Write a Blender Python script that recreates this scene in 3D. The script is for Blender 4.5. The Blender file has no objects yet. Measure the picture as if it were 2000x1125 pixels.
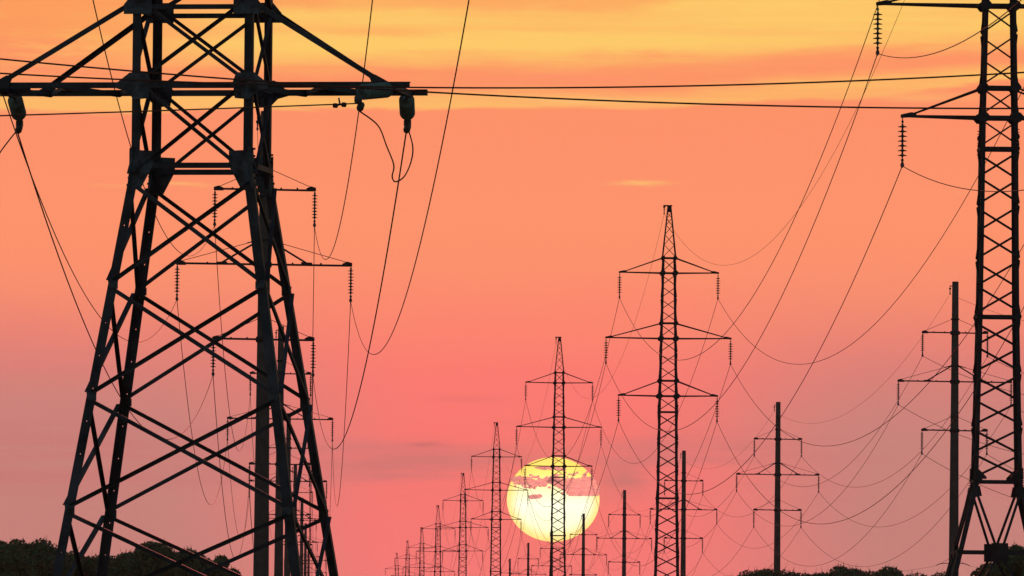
import bpy, math, random
from mathutils import Vector, Matrix
random.seed(7)
C = bpy.context.scene.collection
scene = bpy.context.scene
R = math.radians

# ------------------------------------------------------------------ camera
F = 15000.0                                   # focal length in photo pixels (2000 wide)
PITCH, ROLL = math.atan((1245 - 562.5) / F), R(0.5)
EYE = Vector((0, 0, 2.3))
fwd = Vector((0, math.cos(PITCH), math.sin(PITCH)))
r0, u0 = Vector((1, 0, 0)), Vector((0, -math.sin(PITCH), math.cos(PITCH)))
right = r0 * math.cos(ROLL) + u0 * math.sin(ROLL)
up = u0 * math.cos(ROLL) - r0 * math.sin(ROLL)
cd = bpy.data.cameras.new('camera'); cam = bpy.data.objects.new('camera', cd); C.objects.link(cam)
cd.sensor_width = 36; cd.lens = F / 2000 * 36; cd.clip_start = 1; cd.clip_end = 300000
m = Matrix((right, up, -fwd)).transposed().to_4x4(); m.translation = EYE
cam.matrix_world = m; scene.camera = cam

def at(px, py, Y):
    d = fwd + right * ((px - 1000) / F) + up * ((562.5 - py) / F)
    return EYE + d * (Y / d.y)
def pix(p):
    v = p - EYE; k = F / v.dot(fwd)
    return 1000 + v.dot(right) * k, 562.5 - v.dot(up) * k

# ------------------------------------------------------------------ mesh building
class MB:
    def __init__(s): s.v = []; s.f = []; s.smooth = []
    def _add(s, vs, fs, sm=False):
        n = len(s.v); s.v += [tuple(p) for p in vs]
        s.f += [tuple(i + n for i in f) for f in fs]; s.smooth += [sm] * len(fs)
    def bar(s, a, b, w, h=None, ref=None):
        a, b = Vector(a), Vector(b); h = h or w; d = (b - a).normalized()
        ref = Vector(ref) if ref else (Vector((0, 1, 0)) if abs(d.y) < .9 else Vector((0, 0, 1)))
        x = d.cross(ref).normalized() * (w / 2); y = d.cross(x).normalized() * (h / 2)
        vs = [p + x * i + y * j for p in (a, b) for i, j in ((-1, -1), (1, -1), (1, 1), (-1, 1))]
        s._add(vs, [(3, 2, 1, 0), (4, 5, 6, 7), (0, 1, 5, 4), (1, 2, 6, 5), (2, 3, 7, 6), (3, 0, 4, 7)])
    def angle(s, a, b, w, t, n1, n2):
        """rolled angle bar: corner on a-b, flanges running along n1 and n2"""
        a, b, n1, n2 = Vector(a), Vector(b), Vector(n1), Vector(n2)
        prof = [n1 * 0, n1 * w, n1 * w + n2 * t, n1 * t + n2 * t, n1 * t + n2 * w, n2 * w]
        vs = [p + q for p in (a, b) for q in prof]
        fs = [(i, (i + 1) % 6, (i + 1) % 6 + 6, i + 6) for i in range(6)]
        fs += [(5, 4, 3, 0), (3, 2, 1, 0), (6, 9, 10, 11), (6, 7, 8, 9)]
        s._add(vs, fs)
    def tube(s, pts, r, n=6, r2=None):
        pts = [Vector(p) for p in pts]; vs = []; fs = []; N = len(pts)
        d0 = (pts[-1] - pts[0]).normalized()
        ref = Vector((0, 0, 1)) if abs(d0.z) < .8 else Vector((0, 1, 0))
        for k, p in enumerate(pts):
            d = (pts[min(k + 1, N - 1)] - pts[max(k - 1, 0)]).normalized()
            x = d.cross(ref).normalized(); y = d.cross(x)
            rr = r if r2 is None else r + (r2 - r) * k / (N - 1)
            for i in range(n):
                a = 2 * math.pi * i / n
                vs.append(p + (x * math.cos(a) + y * math.sin(a)) * rr)
        for k in range(N - 1):
            for i in range(n):
                j = (i + 1) % n
                fs.append((k * n + i, k * n + j, (k + 1) * n + j, (k + 1) * n + i))
        s._add(vs, fs, True)
        s._add(vs[:n], [tuple(range(n))]); s._add(vs[-n:], [tuple(range(n))[::-1]])
    def lathe(s, o, axis, prof, n=14):
        o, ax = Vector(o), Vector(axis).normalized()
        ref = Vector((0, 1, 0)) if abs(ax.y) < .8 else Vector((1, 0, 0))
        x = ax.cross(ref).normalized(); y = ax.cross(x)
        vs = [o + ax * h + (x * math.cos(2 * math.pi * i / n) + y * math.sin(2 * math.pi * i / n)) * max(r, .001)
              for h, r in prof for i in range(n)]
        fs = []
        for k in range(len(prof) - 1):
            for i in range(n):
                j = (i + 1) % n
                fs.append((k * n + i, k * n + j, (k + 1) * n + j, (k + 1) * n + i))
        s._add(vs, fs, True)
        s._add(vs[:n], [tuple(range(n))]); s._add(vs[-n:], [tuple(range(n))[::-1]])
    def plate(s, poly, nrm, t):
        nrm = Vector(nrm).normalized() * (t / 2); poly = [Vector(p) for p in poly]; n = len(poly)
        vs = [p - nrm for p in poly] + [p + nrm for p in poly]
        fs = [tuple(range(n))[::-1], tuple(range(n, 2 * n))]
        fs += [(i, (i + 1) % n, (i + 1) % n + n, i + n) for i in range(n)]
        s._add(vs, fs)
    def build(s, name, mat, parent=None):
        me = bpy.data.meshes.new(name); me.from_pydata(s.v, [], s.f); me.materials.append(mat)
        me.polygons.foreach_set('use_smooth', s.smooth); me.update()
        o = bpy.data.objects.new(name, me); C.objects.link(o)
        if parent: o.parent = parent
        return o

def empty(name, loc, rz=0):
    o = bpy.data.objects.new(name, None); C.objects.link(o); o.location = loc; o.rotation_euler = (0, 0, rz)
    o.empty_display_size = .5
    return o
def tag(o, label=None, cat=None, group=None, kind=None):
    for k, v in (('label', label), ('category', cat), ('group', group), ('kind', kind)):
        if v: o[k] = v
    return o
def copy_tree(o, parent=None):
    c = o.copy(); C.objects.link(c); c.parent = parent
    for ch in o.children: copy_tree(ch, c)
    return c

# ------------------------------------------------------------------ materials
def lin(r, g, b):
    return tuple(((c / 255 / 12.92) if c <= 10 else ((c / 255 + .055) / 1.055) ** 2.4) for c in (r, g, b))
def surf(name, c1, c2, scale, rough=.6, metal=0., c3=None, spec=.4, bump=0., seed_obj=True):
    mt = bpy.data.materials.new(name); mt.use_nodes = True; nt = mt.node_tree; N, L = nt.nodes, nt.links
    bs = N['Principled BSDF']; bs.inputs['Roughness'].default_value = rough
    bs.inputs['Metallic'].default_value = metal; bs.inputs['Specular IOR Level'].default_value = spec
    tc = N.new('ShaderNodeTexCoord'); nz = N.new('ShaderNodeTexNoise')
    nz.inputs['Scale'].default_value = scale; nz.inputs['Detail'].default_value = 6; nz.inputs['Roughness'].default_value = .65
    L.new(tc.outputs['Object'], nz.inputs['Vector'])
    cr = N.new('ShaderNodeValToRGB'); L.new(nz.outputs['Fac'], cr.inputs['Fac'])
    e = cr.color_ramp.elements; e[0].position = .35; e[0].color = (*c1, 1); e[1].position = .65; e[1].color = (*c2, 1)
    if c3: q = e.new(.8); q.color = (*c3, 1)
    L.new(cr.outputs['Color'], bs.inputs['Base Color'])
    if bump:
        bp = N.new('ShaderNodeBump'); bp.inputs['Strength'].default_value = bump; bp.inputs['Distance'].default_value = .02
        L.new(nz.outputs['Fac'], bp.inputs['Height']); L.new(bp.outputs['Normal'], bs.inputs['Normal'])
    return mt
M = {}
M['old_steel'] = surf('weathered_galvanised_steel_shade_patches', (.018, .013, .012), (.085, .078, .088), .8, .7, .1, (.03, .018, .014), spec=.25, bump=.2)  # broad noise patches put lit and shaded members into the old steel's colour
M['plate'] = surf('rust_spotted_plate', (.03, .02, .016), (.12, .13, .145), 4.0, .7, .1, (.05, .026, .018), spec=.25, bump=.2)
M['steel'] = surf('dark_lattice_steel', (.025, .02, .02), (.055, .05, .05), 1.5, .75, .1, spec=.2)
M['concrete'] = surf('spun_concrete', (.085, .066, .054), (.125, .102, .085), 1.2, .95, 0, (.065, .052, .044), spec=.1, bump=.3)
M['porcelain'] = surf('dark_porcelain', (.045, .06, .055), (.09, .11, .10), 6, .5, spec=.2)
M['glass'] = surf('green_glass_disc', (.11, .15, .125), (.20, .27, .225), 4, .6, 0, spec=.1)
M['fitting'] = surf('cast_fitting', (.06, .05, .05), (.12, .11, .10), 8, .6, .4)
M['wire'] = surf('aluminium_conductor_glow_tint', (.10, .04, .032), (.14, .06, .045), 4, .9, 0, spec=.08)  # red tint puts the sunset glow into the wire's base colour
M['bark'] = surf('bark', (.045, .035, .025), (.08, .06, .045), 3, .95, spec=.1)
M['field'] = surf('dry_grass_field', (.045, .055, .022), (.09, .085, .04), .05, 1., 0, (.06, .07, .03), spec=.05)

def leaf_mat(name, c1, c2):
    mt = surf(name, c1, c2, .55, .75, spec=.15); nt = mt.node_tree; N, L = nt.nodes, nt.links
    bs = N['Principled BSDF']; out = N['Material Output']; tr = N.new('ShaderNodeBsdfTranslucent'); mx = N.new('ShaderNodeMixShader')
    L.new(N['Color Ramp'].outputs['Color'], tr.inputs['Color']); mx.inputs[0].default_value = .06
    L.new(bs.outputs[0], mx.inputs[1]); L.new(tr.outputs[0], mx.inputs[2]); L.new(mx.outputs[0], out.inputs['Surface'])
    return mt
M['leaf'] = leaf_mat('mid_green_foliage', (.07, .105, .04), (.125, .165, .062))
M['dark_leaf'] = leaf_mat('dark_green_foliage', (.06, .09, .038), (.115, .145, .056))


# ------------------------------------------------------------------ insulators
def glass_profile(h0, rad, pitch):
    return [(h0, .03), (h0 + pitch * .30, .042), (h0 + pitch * .52, .05), (h0 + pitch * .60, rad * .93), (h0 + pitch * .66, rad), (h0 + pitch * .72, rad), (h0 + pitch * .74, rad * .8), (h0 + pitch * .80, .04), (h0 + pitch, .03)]
def disc_profile(h0, rad, pitch):
    return [(h0, .03), (h0 + pitch * .30, .036), (h0 + pitch * .38, .04), (h0 + pitch * .62, rad), (h0 + pitch * .70, rad),
            (h0 + pitch * .72, rad * .72), (h0 + pitch * .78, .04), (h0 + pitch, .03)]
def hanging_string(parent, p, n, rad, pitch, mat, hang=.22):
    p = Vector(p); mb = MB(); dn = Vector((0, 0, -1))
    mb.tube([p, p + dn * hang], .016, 6)
    mb.lathe(p + dn * hang * .45, dn, [(0, .02), (.03, .04), (.07, .04), (.1, .02)], 8)
    prof = []
    for k in range(n): prof += disc_profile(hang + k * pitch, rad, pitch)
    mb.lathe(p, dn, prof, 12)
    q = p + dn * (hang + n * pitch)
    mb.tube([q, q + dn * .16], .022, 6)
    mb.lathe(q + dn * .05, dn, [(0, .02), (.02, .05), (.07, .05), (.09, .02)], 8)
    o = mb.build('insulator_string', mat, parent)
    cl = MB(); e = q + dn * .17
    cl.plate([e + Vector((-.02, 0, .05)), e + Vector((.02, 0, .05)), e + Vector((.07, 0, -.10)), e + Vector((.04, 0, -.15)), e + Vector((-.04, 0, -.15)), e + Vector((-.07, 0, -.10))], (0, 1, 0), .06)
    cl.tube([e + Vector((0, -.22, -.15)), e + Vector((0, 0, -.11)), e + Vector((0, .22, -.15))], .035, 8)
    cl.build('clamp', M['fitting'], o)
    return e + dn * .12

# ------------------------------------------------------------------ lattice suspension tower (local z = 0 at its feet)
ZL, ZM, ZT, ZP = 19.0, 22.75, 27.02, 31.45
def half_w(z):
    tb = [(0, 2.55), (4.55, 1.36), (6.8, .80), (12.35, .675), (19, .60), (22.75, .525), (28.0, .43), (31.2, .10), (31.5, .09)]
    for (a, wa), (b, wb) in zip(tb, tb[1:]):
        if a <= z <= b: return wa + (wb - wa) * (z - a) / (b - a)
    return tb[-1][1]
def corner(z, sx, sy): w = half_w(z); return Vector((sx * w, sy * w, z))
def make_lattice_tower():
    root = empty('lattice_tower', (0, 0, 0)); mb = MB()
    zs = [6.8, 12.35, 17.96, 19, 20, 22.75, 23.75, 27.02, 28.0]
    for sx in (-1, 1):
        for sy in (-1, 1):
            for a, b in zip(zs, zs[1:]):
                mb.angle(corner(a, sx, sy), corner(b, sx, sy), .13, .02, (-sx, 0, 0), (0, -sy, 0))
    def panels(za, zb, n, w):
        for k in range(n):
            a, b = za + (zb - za) * k / n, za + (zb - za) * (k + 1) / n; g = (b - a) * .07
            for s in (-1, 1):
                i = 1 if (k % 2 == 0) == (s > 0) else -1
                o = Vector((0, .018 * s, 0))
                mb.bar(corner(a + g, -i, s) + o, corner(b - g, i, s) + o, w, .035)
                o = Vector((.018 * s, 0, 0))
                mb.bar(corner(a + g, s, -i) + o, corner(b - g, s, i) + o, w, .035, (1, 0, 0))
    panels(6.9, 12.25, 6, .078); panels(12.45, 17.9, 6, .074); panels(18.0, 18.95, 1, .055); panels(19.05, 20, 1, .055)
    panels(20.05, 22.7, 3, .055); panels(22.8, 23.7, 1, .05); panels(23.8, 26.97, 4, .05); panels(27.05, 28, 1, .05)
    for z in (6.85, 12.35, 17.96, ZL, ZL + 1, ZM, ZM + 1, ZT, ZT + .98):
        for s in (-1, 1):
            h = .10
            mb.bar(corner(z, -1, s), corner(z, 1, s), h, .05); mb.bar(corner(z, s, -1), corner(z, s, 1), h, .05, (1, 0, 0))
    gs = mb
    for z, a, b in ((12.35, .12, .17), (17.96, .10, .13), (18.35, .10, .12), (ZL, .26, .16), (ZL + 1, .18, .15), (ZM, .24, .16), (ZM + 1, .17, .15), (ZT, .23, .16), (ZT + .98, .16, .14)):
        for sx in (-1, 1):
            for sy in (-1, 1):
                c = corner(z, sx, sy) + Vector((-sx * .04, sy * .022, 0))
                gs.plate([c + Vector((-a, 0, 0)), c + Vector((-a * .45, 0, b)), c + Vector((a * .45, 0, b)), c + Vector((a, 0, 0)), c + Vector((a * .45, 0, -b)), c + Vector((-a * .45, 0, -b))], (0, 1, 0), .02)
    for z in (6.9, 6.65, 7.15, 17.9, 18.2, 18.5):      # bolt ends standing proud at the splices
        for sx in (-1, 1):
            for sy in (-1, 1):
                for dz in (-.09, 0, .09):
                    c = corner(z + dz, sx, sy); gs.tube([c, c + Vector((sx * .05, 0, 0))], .014, 5)
    for sx in (-1, 1):                                # knee: trapezoid plate above, clamp plate below
        for sy in (-1, 1):
            y = sy * (half_w(6.8) + .025); x = sx * half_w(6.85)
            mb.plate([(x + sx * .02, y, 7.32), (x - sx * .16, y, 7.24), (x - sx * .40, y, 7.0), (x - sx * .40, y, 6.93), (x + sx * .02, y, 6.93)], (0, 1, 0), .03)
            mb.plate([(x + sx * .03, y, 6.70), (x - sx * .18, y, 6.70), (x - sx * .25, y, 6.36), (x + sx * .09, y, 6.36)], (0, 1, 0), .03)
            mb.plate([(x, y - sy * .02, 6.74), (x, y - sy * .3, 6.74), (x + sx * .08, y - sy * .3, 6.32), (x + sx * .08, y - sy * .02, 6.32)], (1, 0, 0), .03)
    mb.build('mast', M['steel'], root)
    pk = MB()
    for sx in (-1, 1):
        for sy in (-1, 1): pk.bar(corner(28.0, sx, sy), corner(31.35, sx, sy), .075)
    zz = [28.05, 28.85, 29.55, 30.15, 30.6, 30.95, 31.2]
    for k, (a, b) in enumerate(zip(zz, zz[1:])):
        for s in (-1, 1):
            i = 1 if (k % 2 == 0) == (s > 0) else -1
            pk.bar(corner(a, -i, s), corner(b, i, s), .04, .03); pk.bar(corner(a, s, -i), corner(b, s, i), .04, .03, (1, 0, 0))
    pk.plate([(-.12, 0, 31.0), (.12, 0, 31.0), (.13, 0, 31.42), (-.13, 0, 31.42)], (0, 1, 0), .24)
    pk.bar((-.40, 0, 31.42), (.18, 0, 31.42), .09, .14)
    pk.build('peak', M['steel'], root)
    gb = MB(); gb.tube([(-.34, 0, 31.4), (-.34, 0, 31.2)], .02, 6); gb.lathe((-.34, 0, 31.38), (0, 0, -1), [(0, .03), (.04, .10), (.09, .05), (.14, .03), (.2, .05), (.26, .03), (.42, .03), (.46, .06), (.52, .02)], 8)
    gb.build('earth_wire_hanger', M['fitting'], root)
    att = {'g': Vector((-.34, 0, 30.88))}
    for key, z, L in (('l', ZL, 3.17), ('m', ZM, 4.02), ('t', ZT, 3.17)):
        for sx in (-1, 1):
            a = MB(); tip = Vector((sx * L, 0, z + .04))
            for sy in (-1, 1):
                tp = tip + Vector((0, sy * .05, 0))
                a.bar(corner(z, sx, sy), tp, .075, .06); a.bar(corner(z + .98, sx, sy), tp + Vector((-sx * .25, 0, .05)), .06, .05)
                p = corner(z, sx, sy); 
            for k in range(5):
                t0, t1 = k / 5, (k + 1) / 5; s = 1 if k % 2 else -1
                A = corner(z, sx, s).lerp(tip, t0); B = corner(z, sx, -s).lerp(tip, t1)
                a.bar(A, B, .03, .03, (0, 0, 1))
            a.plate([tip + Vector((sx * .10, 0, .05)), tip + Vector((-sx * .25, 0, .13)), tip + Vector((-sx * .42, 0, .10)), tip + Vector((-sx * .42, 0, -.03)), tip + Vector((sx * .10, 0, -.06))], (0, 1, 0), .14)
            a.build('crossarm', M['steel'], root)
            att[key + ('L' if sx < 0 else 'R')] = hanging_string(root, tip + Vector((sx * .04, 0, -.04)), 7, .158, .160, M['porcelain'])
    b = MB()                                          # spread base: splayed legs, inverted V braces, centre plate
    for sx in (-1, 1):
        for sy in (-1, 1):
            b.angle(corner(0, sx, sy), corner(4.55, sx, sy), .16, .025, (-sx, 0, 0), (0, -sy, 0))
            b.angle(corner(4.55, sx, sy), corner(6.8, sx, sy), .16, .025, (-sx, 0, 0), (0, -sy, 0))
            b.bar(corner(6.65, sx, sy) + Vector((-sx * .05, 0, 0)), (sx * .12, sy * half_w(4.7), 4.7), .085, .06)
            b.bar((sx * .10, sy * half_w(4.3), 4.3), corner(.1, sx, sy), .09, .06)
            b.bar(corner(6.65, sx, sy) + Vector((0, -sy * .05, 0)), (sx * half_w(4.7), sy * .12, 4.7), .085, .06, (1, 0, 0))
            b.bar((sx * half_w(4.3), sy * .10, 4.3), corner(.1, sx, sy), .09, .06, (1, 0, 0))
    for s in (-1, 1):
        w = half_w(4.5)
        b.bar((-w, s * w, 4.5), (w, s * w, 4.5), .11, .07); b.bar((s * w, -w, 4.5), (s * w, w, 4.5), .11, .07, (1, 0, 0))
        for ax in (0, 1):
            q = [(-.28, 4.2), (.28, 4.2), (.28, 4.8), (-.28, 4.8)]
            if ax == 0: b.plate([(x, s * (w + .04), z) for x, z in q], (0, 1, 0), .03)
            else: b.plate([(s * (w + .04), x, z) for x, z in q], (1, 0, 0), .03)
    b.build('base_frame', M['steel'], root)
    for sx in (-1, 1):
        for sy in (-1, 1):
            ft = MB(); ft.lathe((sx * 2.5, sy * 2.5, -.6), (0, 0, 1), [(0, .5), (.55, .45), (.75, .3)], 10); ft.build('footing', M['concrete'], root)
    return root, att

# ------------------------------------------------------------------ concrete pole (local z = 0 at the ground)
PT = 22.8; PL = [('t', PT - 3.2, 2.0, .85), ('m', PT - 6.25, 3.5, 1.0), ('l', PT - 9.3, 2.0, .85)]
def make_concrete_pole():
    root = empty('concrete_pole', (0, 0, 0)); s = MB()
    s.lathe((0, 0, 0), (0, 0, 1), [(-3, .36), (0, .345), (8, .29), (16, .24), (PT - .05, .20), (PT, .19)], 20)
    s.build('shaft', M['concrete'], root); att = {}
    for key, z, L, tie in PL:
        a = MB(); a.tube([(-L, -.23 if 0 else 0, z + .02), (L, 0, z - .02)], .042, 8)
        for sx in (-1, 1):
            a.plate([(sx * (L + .08), 0, z + .09), (sx * (L - .12), 0, z + .15), (sx * (L - .32), 0, z + .06), (sx * (L - .32), 0, z - .05), (sx * (L + .08), 0, z - .05)], (0, 1, 0), .14)
        for k in (-.66, -.33, .33, .66): a.bar((k * L, 0, z + .03), (k * L, 0, z + .085), .07)
        a.lathe((0, 0, z - .12), (0, 0, 1), [(0, .29), (.03, .31), (.2, .31), (.23, .29)], 16)
        arm = a.build('crossarm', M['steel'], root)
        t = MB()
        for sx in (-1, 1):
            t.tube([(sx * .18, 0, z + tie), (sx * (L - .15), 0, z + .12)], .014, 5)
        t.lathe((0, 0, z + tie - .05), (0, 0, 1), [(0, .24), (.02, .265), (.09, .265), (.11, .24)], 16)
        t.build('tie_rod', M['steel'], arm)
        if key == 'm':
            for sx in (-1, 1):
                b = MB(); b.bar((sx * .2, 0, z + tie - .02), (sx * 1.75, 0, z + .05), .075)
                b.plate([(sx * .15, 0, z + tie - .08), (sx * .75, 0, z + tie - .12), (sx * .15, 0, z + tie + .04)], (0, 1, 0), .07)
                b.bar((sx * 1.5, 0, z + .07), (sx * 1.95, 0, z + .05), .08)
                b.build('brace', M['steel'], arm)
        for sx in (-1, 1):
            att[key + ('L' if sx < 0 else 'R')] = hanging_string(root, (sx * (L + .03), 0, z - .03), 8, .122, .128, M['porcelain'], .12)
    g = MB(); g.bar((-.36, 0, PT - .28), (.05, 0, PT - .28), .06)
    g.lathe((-.33, 0, PT - .28), (0, 0, -1), [(0, .02), (.1, .02), (.12, .07), (.2, .06), (.24, .03), (.42, .03), (.44, .06), (.52, .02)], 8)
    g.build('earth_wire_hanger', M['fitting'], root); att['g'] = Vector((-.33, 0, PT - .78))
    return root, att

bases = []                                            # ground control points
def world(att, root):
    c, s = math.cos(root.rotation_euler.z), math.sin(root.rotation_euler.z)
    return {k: Vector((p.x * c - p.y * s, p.x * s + p.y * c, p.z)) + Vector(root.location) for k, p in att.items()}
def place(root, px, py, Y, H, rz):
    p = at(px, py, Y); root.location = (p.x, p.y, p.z - H); root.rotation_euler.z = rz; bases.append(Vector(root.location))

ORD = ['first', 'second', 'third', 'fourth', 'fifth', 'sixth', 'seventh', 'eighth', 'ninth']
# row A: lattice towers (top pixel of the mast axis, distance)
A_SPOTS = [(1954.5, -494, 256), (1307.5, 401, 500), (1093, 658, 738), (970.5, 825, 985), (905, 924, 1228), (856, 987, 1444), (824.5, 1030, 1665), (796.5, 1056, 1900), (775.5, 1080, 2130)]
A_LABEL = ['large black lattice tower at the right edge standing on splayed V legs',
           'tall lattice tower right of the sun, second from the right edge',
           'lattice tower standing right in front of the setting sun',
           'lattice tower just left of the setting sun, overlapping its left rim',
           'lattice tower fifth from the right, left of the one touching the sun',
           'small lattice tower sixth from the right in the row running to the horizon',
           'small far lattice tower, third from the left end of its row',
           'tiny far lattice tower, second from the left end of its row',
           'tiniest and farthest lattice tower, left end of the row beside the sun']
tower, att_t = make_lattice_tower(); A = []
for i, (px, py, Y) in enumerate(A_SPOTS):
    o = tower if i == 0 else copy_tree(tower)
    place(o, px, py, Y, ZP, R(1.35)); tag(o, A_LABEL[i], 'lattice tower', 'lattice towers in the row receding past the sun'); A.append(world(att_t, o))
# row B: concrete poles on the right
B_SPOTS = [(1866, 550, 479), (1520, 785, 660), (1336, 880, 814), (1220, 957, 990), (1140, 1003, 1166), (1078, 1036, 1350), (1032, 1060, 1526), (996, 1091, 1702)]
B_LABEL = ['tall concrete pole with three crossarms just left of the right edge lattice tower',
           'concrete pole with three crossarms standing alone in open sky above the right bushes',
           'concrete pole close behind the right side of the second lattice tower from the right',
           'concrete pole between the sun and the second lattice tower from the right',
           'concrete pole whose top stands in front of the right rim of the sun',
           'far concrete pole hidden behind the foot of the lattice tower before the sun',
           'short far concrete pole below the left half of the sun',
           'tiny farthest concrete pole just left below the sun']
pole, att_p = make_concrete_pole(); B = []
for i, (px, py, Y) in enumerate(B_SPOTS):
    o = pole if i == 0 else copy_tree(pole)
    place(o, px, py, Y, PT, R(2.0)); tag(o, B_LABEL[i], 'utility pole', 'concrete poles in the right row'); B.append(world(att_p, o))
# row C: concrete poles behind the big tower
C_SPOTS = [(519, 217, 312), (549, 637, 517), (564, 807, 704), (577, 908, 895), (590, 972, 1085), (597, 1022, 1290), (603, 1055, 1490)]
C_LABEL = ['thick concrete pole nearest behind the big left tower, with three wide crossarms',
           'second concrete pole behind the big left tower, its top cut square',
           'third concrete pole of the row behind the big left tower',
           'fourth concrete pole of the row behind the big left tower',
           'fifth concrete pole of the row, seen small between the big tower legs',
           'sixth concrete pole of the row, tiny behind the big tower right legs',
           'farthest concrete pole of the row behind the big left tower']
Cw = []
for i, (px, py, Y) in enumerate(C_SPOTS):
    o = copy_tree(pole)
    place(o, px, py, Y, PT, R(1.0)); tag(o, C_LABEL[i], 'utility pole', 'concrete poles in the left row'); Cw.append(world(att_p, o))

# ------------------------------------------------------------------ big angle tower on the left
DY = 128.0; DR = R(-8.5); DK = .895
dc = at(395.5, 173, DY)
def dz(py): return at(395.5, py, DY).z
Z_ARM, Z_TIE, Z_BEND = dz(174), dz(22), dz(332)
Z_N = [dz(563), dz(781), dz(1001), dz(1222)]
D_BASE = 0.0
big = empty('angle_tower', (dc.x, DY, D_BASE), DR); bases.append(Vector(big.location))
tag(big, 'huge dark steel lattice tower with wide crossarm filling the left foreground', 'lattice tower')
def dhw(z): return .95 if z >= Z_BEND else .95 + .155 * (Z_BEND - z)
def dco(z, sx, sy): w = dhw(z); return Vector((sx * w, sy * w * DK, z))
Z_TOPS = [Z_TIE, Z_ARM + 2.6, Z_ARM + 4.0, Z_ARM + 5.3, Z_ARM + 6.6, Z_ARM + 8.0, Z_ARM + 9.3]
for sx in (-1, 1):
    for sy in (-1, 1):
        lg = MB(); zz = [0.02] + Z_N[::-1][1:] + [Z_BEND]
        lv = [0.02, Z_BEND, Z_TOPS[-1]]
        # lower leg: angle bar, its flange on the front or rear face pierced with bolt holes on the left legs
        for a, b, w in ((lv[0], lv[1], .155), (lv[1], lv[2], .14)):
            pa, pb = dco(a, sx, sy), dco(b, sx, sy); t = .016; d = (pb - pa)
            n1, n2 = Vector((-sx, 0, 0)), Vector((0, -sy, 0))
            off = -n1 * w * .45 - n2 * w * .45
            pa, pb = pa + off, pb + off
            lg.bar(pa + n2 * w / 2 + n1 * t / 2, pb + n2 * w / 2 + n1 * t / 2, t, w - t * 2.2, (0, 1, 0))
            if sx < 0 and a < 1:
                L = d.length; step = .555; hs = .022; k = .35; last = 0.
                while k < L - .4:
                    lg.bar(pa + d * (last / L) + n1 * w / 2, pa + d * (k / L) + n1 * w / 2, w, t)
                    q0, q1 = pa + d * (k / L), pa + d * ((k + hs) / L)
                    ip = d.cross(Vector((0, 1, 0))).normalized(); ip = ip if ip.dot(n1) > 0 else -ip; m_ = n1 * w / 2
                    for o_, ww in ((-.265, .47), (.285, .43)): lg.bar(q0 + m_ + ip * (w * o_), q1 + m_ + ip * (w * o_), w * ww, t)
                    last = k + hs; k += step
                lg.bar(pa + d * (last / L) + n1 * w / 2, pb + n1 * w / 2, w, t)
            else:
                lg.bar(pa + n1 * w / 2, pb + n1 * w / 2, w, t)
        lg.build('leg', M['old_steel'], big)
        fo = MB(); fo.lathe((sx * dhw(0), sy * dhw(0) * DK, -.7), (0, 0, 1), [(0, .6), (.68, .5), (.9, .35)], 12); fo.build('footing', M['concrete'], big)
def dangle(mb, a, b, w, out):
    """angle-bar diagonal lying against a face whose outward normal is out"""
    a, b, out = Vector(a), Vector(b), Vector(out); d = (b - a).normalized(); n = out.cross(d).normalized()
    if n.z > 0: n = -n
    mb.angle(a - n * w / 2, b - n * w / 2, w, .011, n, out)
lower_levels = [Z_BEND - .22] + Z_N + [0.25]
upper_levels = [Z_ARM - .05, Z_TIE] + Z_TOPS[2:]
for face, out in ((('y', -1), (0, -1, 0)), (('y', 1), (0, 1, 0)), (('x', -1), (-1, 0, 0)), (('x', 1), (1, 0, 0))):
    mb = MB(); ax, s = face
    def fc(z, q): return dco(z, q, s) if ax == 'y' else dco(z, s, q)
    O = Vector(out)
    def xpanel(a, b, w, g=.06):
        dangle(mb, fc(a - g, -1) + O * .075, fc(b + g, 1) + O * .075, w, -O)
        dangle(mb, fc(a - g, 1) + O * .062, fc(b + g, -1) + O * .062, w, O)
    for a, b in zip(lower_levels, lower_levels[1:]): xpanel(a, b, .067)
    xpanel(Z_ARM + .13, Z_BEND - .19, .062); xpanel(Z_TIE + .20, Z_ARM - .02, .062)
    for a, b in zip(Z_TOPS[1:], Z_TOPS): xpanel(a, b, .078)
    for z, h in ((Z_BEND + .02, .09), (Z_ARM, .10), (Z_TIE, .08), (Z_TOPS[2], .1), (Z_TOPS[3], .08), (Z_TOPS[5], .1), (Z_TOPS[6], .08)):
        mb.bar(fc(z, -1) + O * .085, fc(z, 1) + O * .085, h, .05, out)
    mb.build('face_bracing', M['old_steel'], big)
# gusset plates with bolt heads
def gplate(cx, cz, sy, poly, sx):
    p = MB(); y = sy * (dhw(cz) * DK + .105)
    pts = [Vector((cx + sx * x, y, cz + z)) for x, z in poly]
    p.plate(pts, (0, 1, 0), .016)
    gp = p.build('gusset_plate', M['plate'], big)
    if cz > Z_TIE + .1: return
    for k in range(3):
        for j in (-.06, .06):
            c = Vector((cx + sx * (j - .01), y, cz - .08 + .09 * k)); b_ = MB(); b_.tube([c - Vector((0, .03, 0)), c + Vector((0, .03, 0))], .018, 6); b_.build('bolt', M['plate'], gp)
bend_poly = [(.09, .28), (-.31, .26), (-.31, .02), (-.10, -.38), (.09, -.38)]
arm_poly = [(.34, .02), (.10, .21), (-.20, .21), (-.26, .05), (-.22, -.22), (.02, -.24), (.16, -.10), (.34, -.05)]
tie_poly = [(.21, .04), (.06, .22), (-.26, .22), (-.26, -.12), (.21, -.12)]
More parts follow.
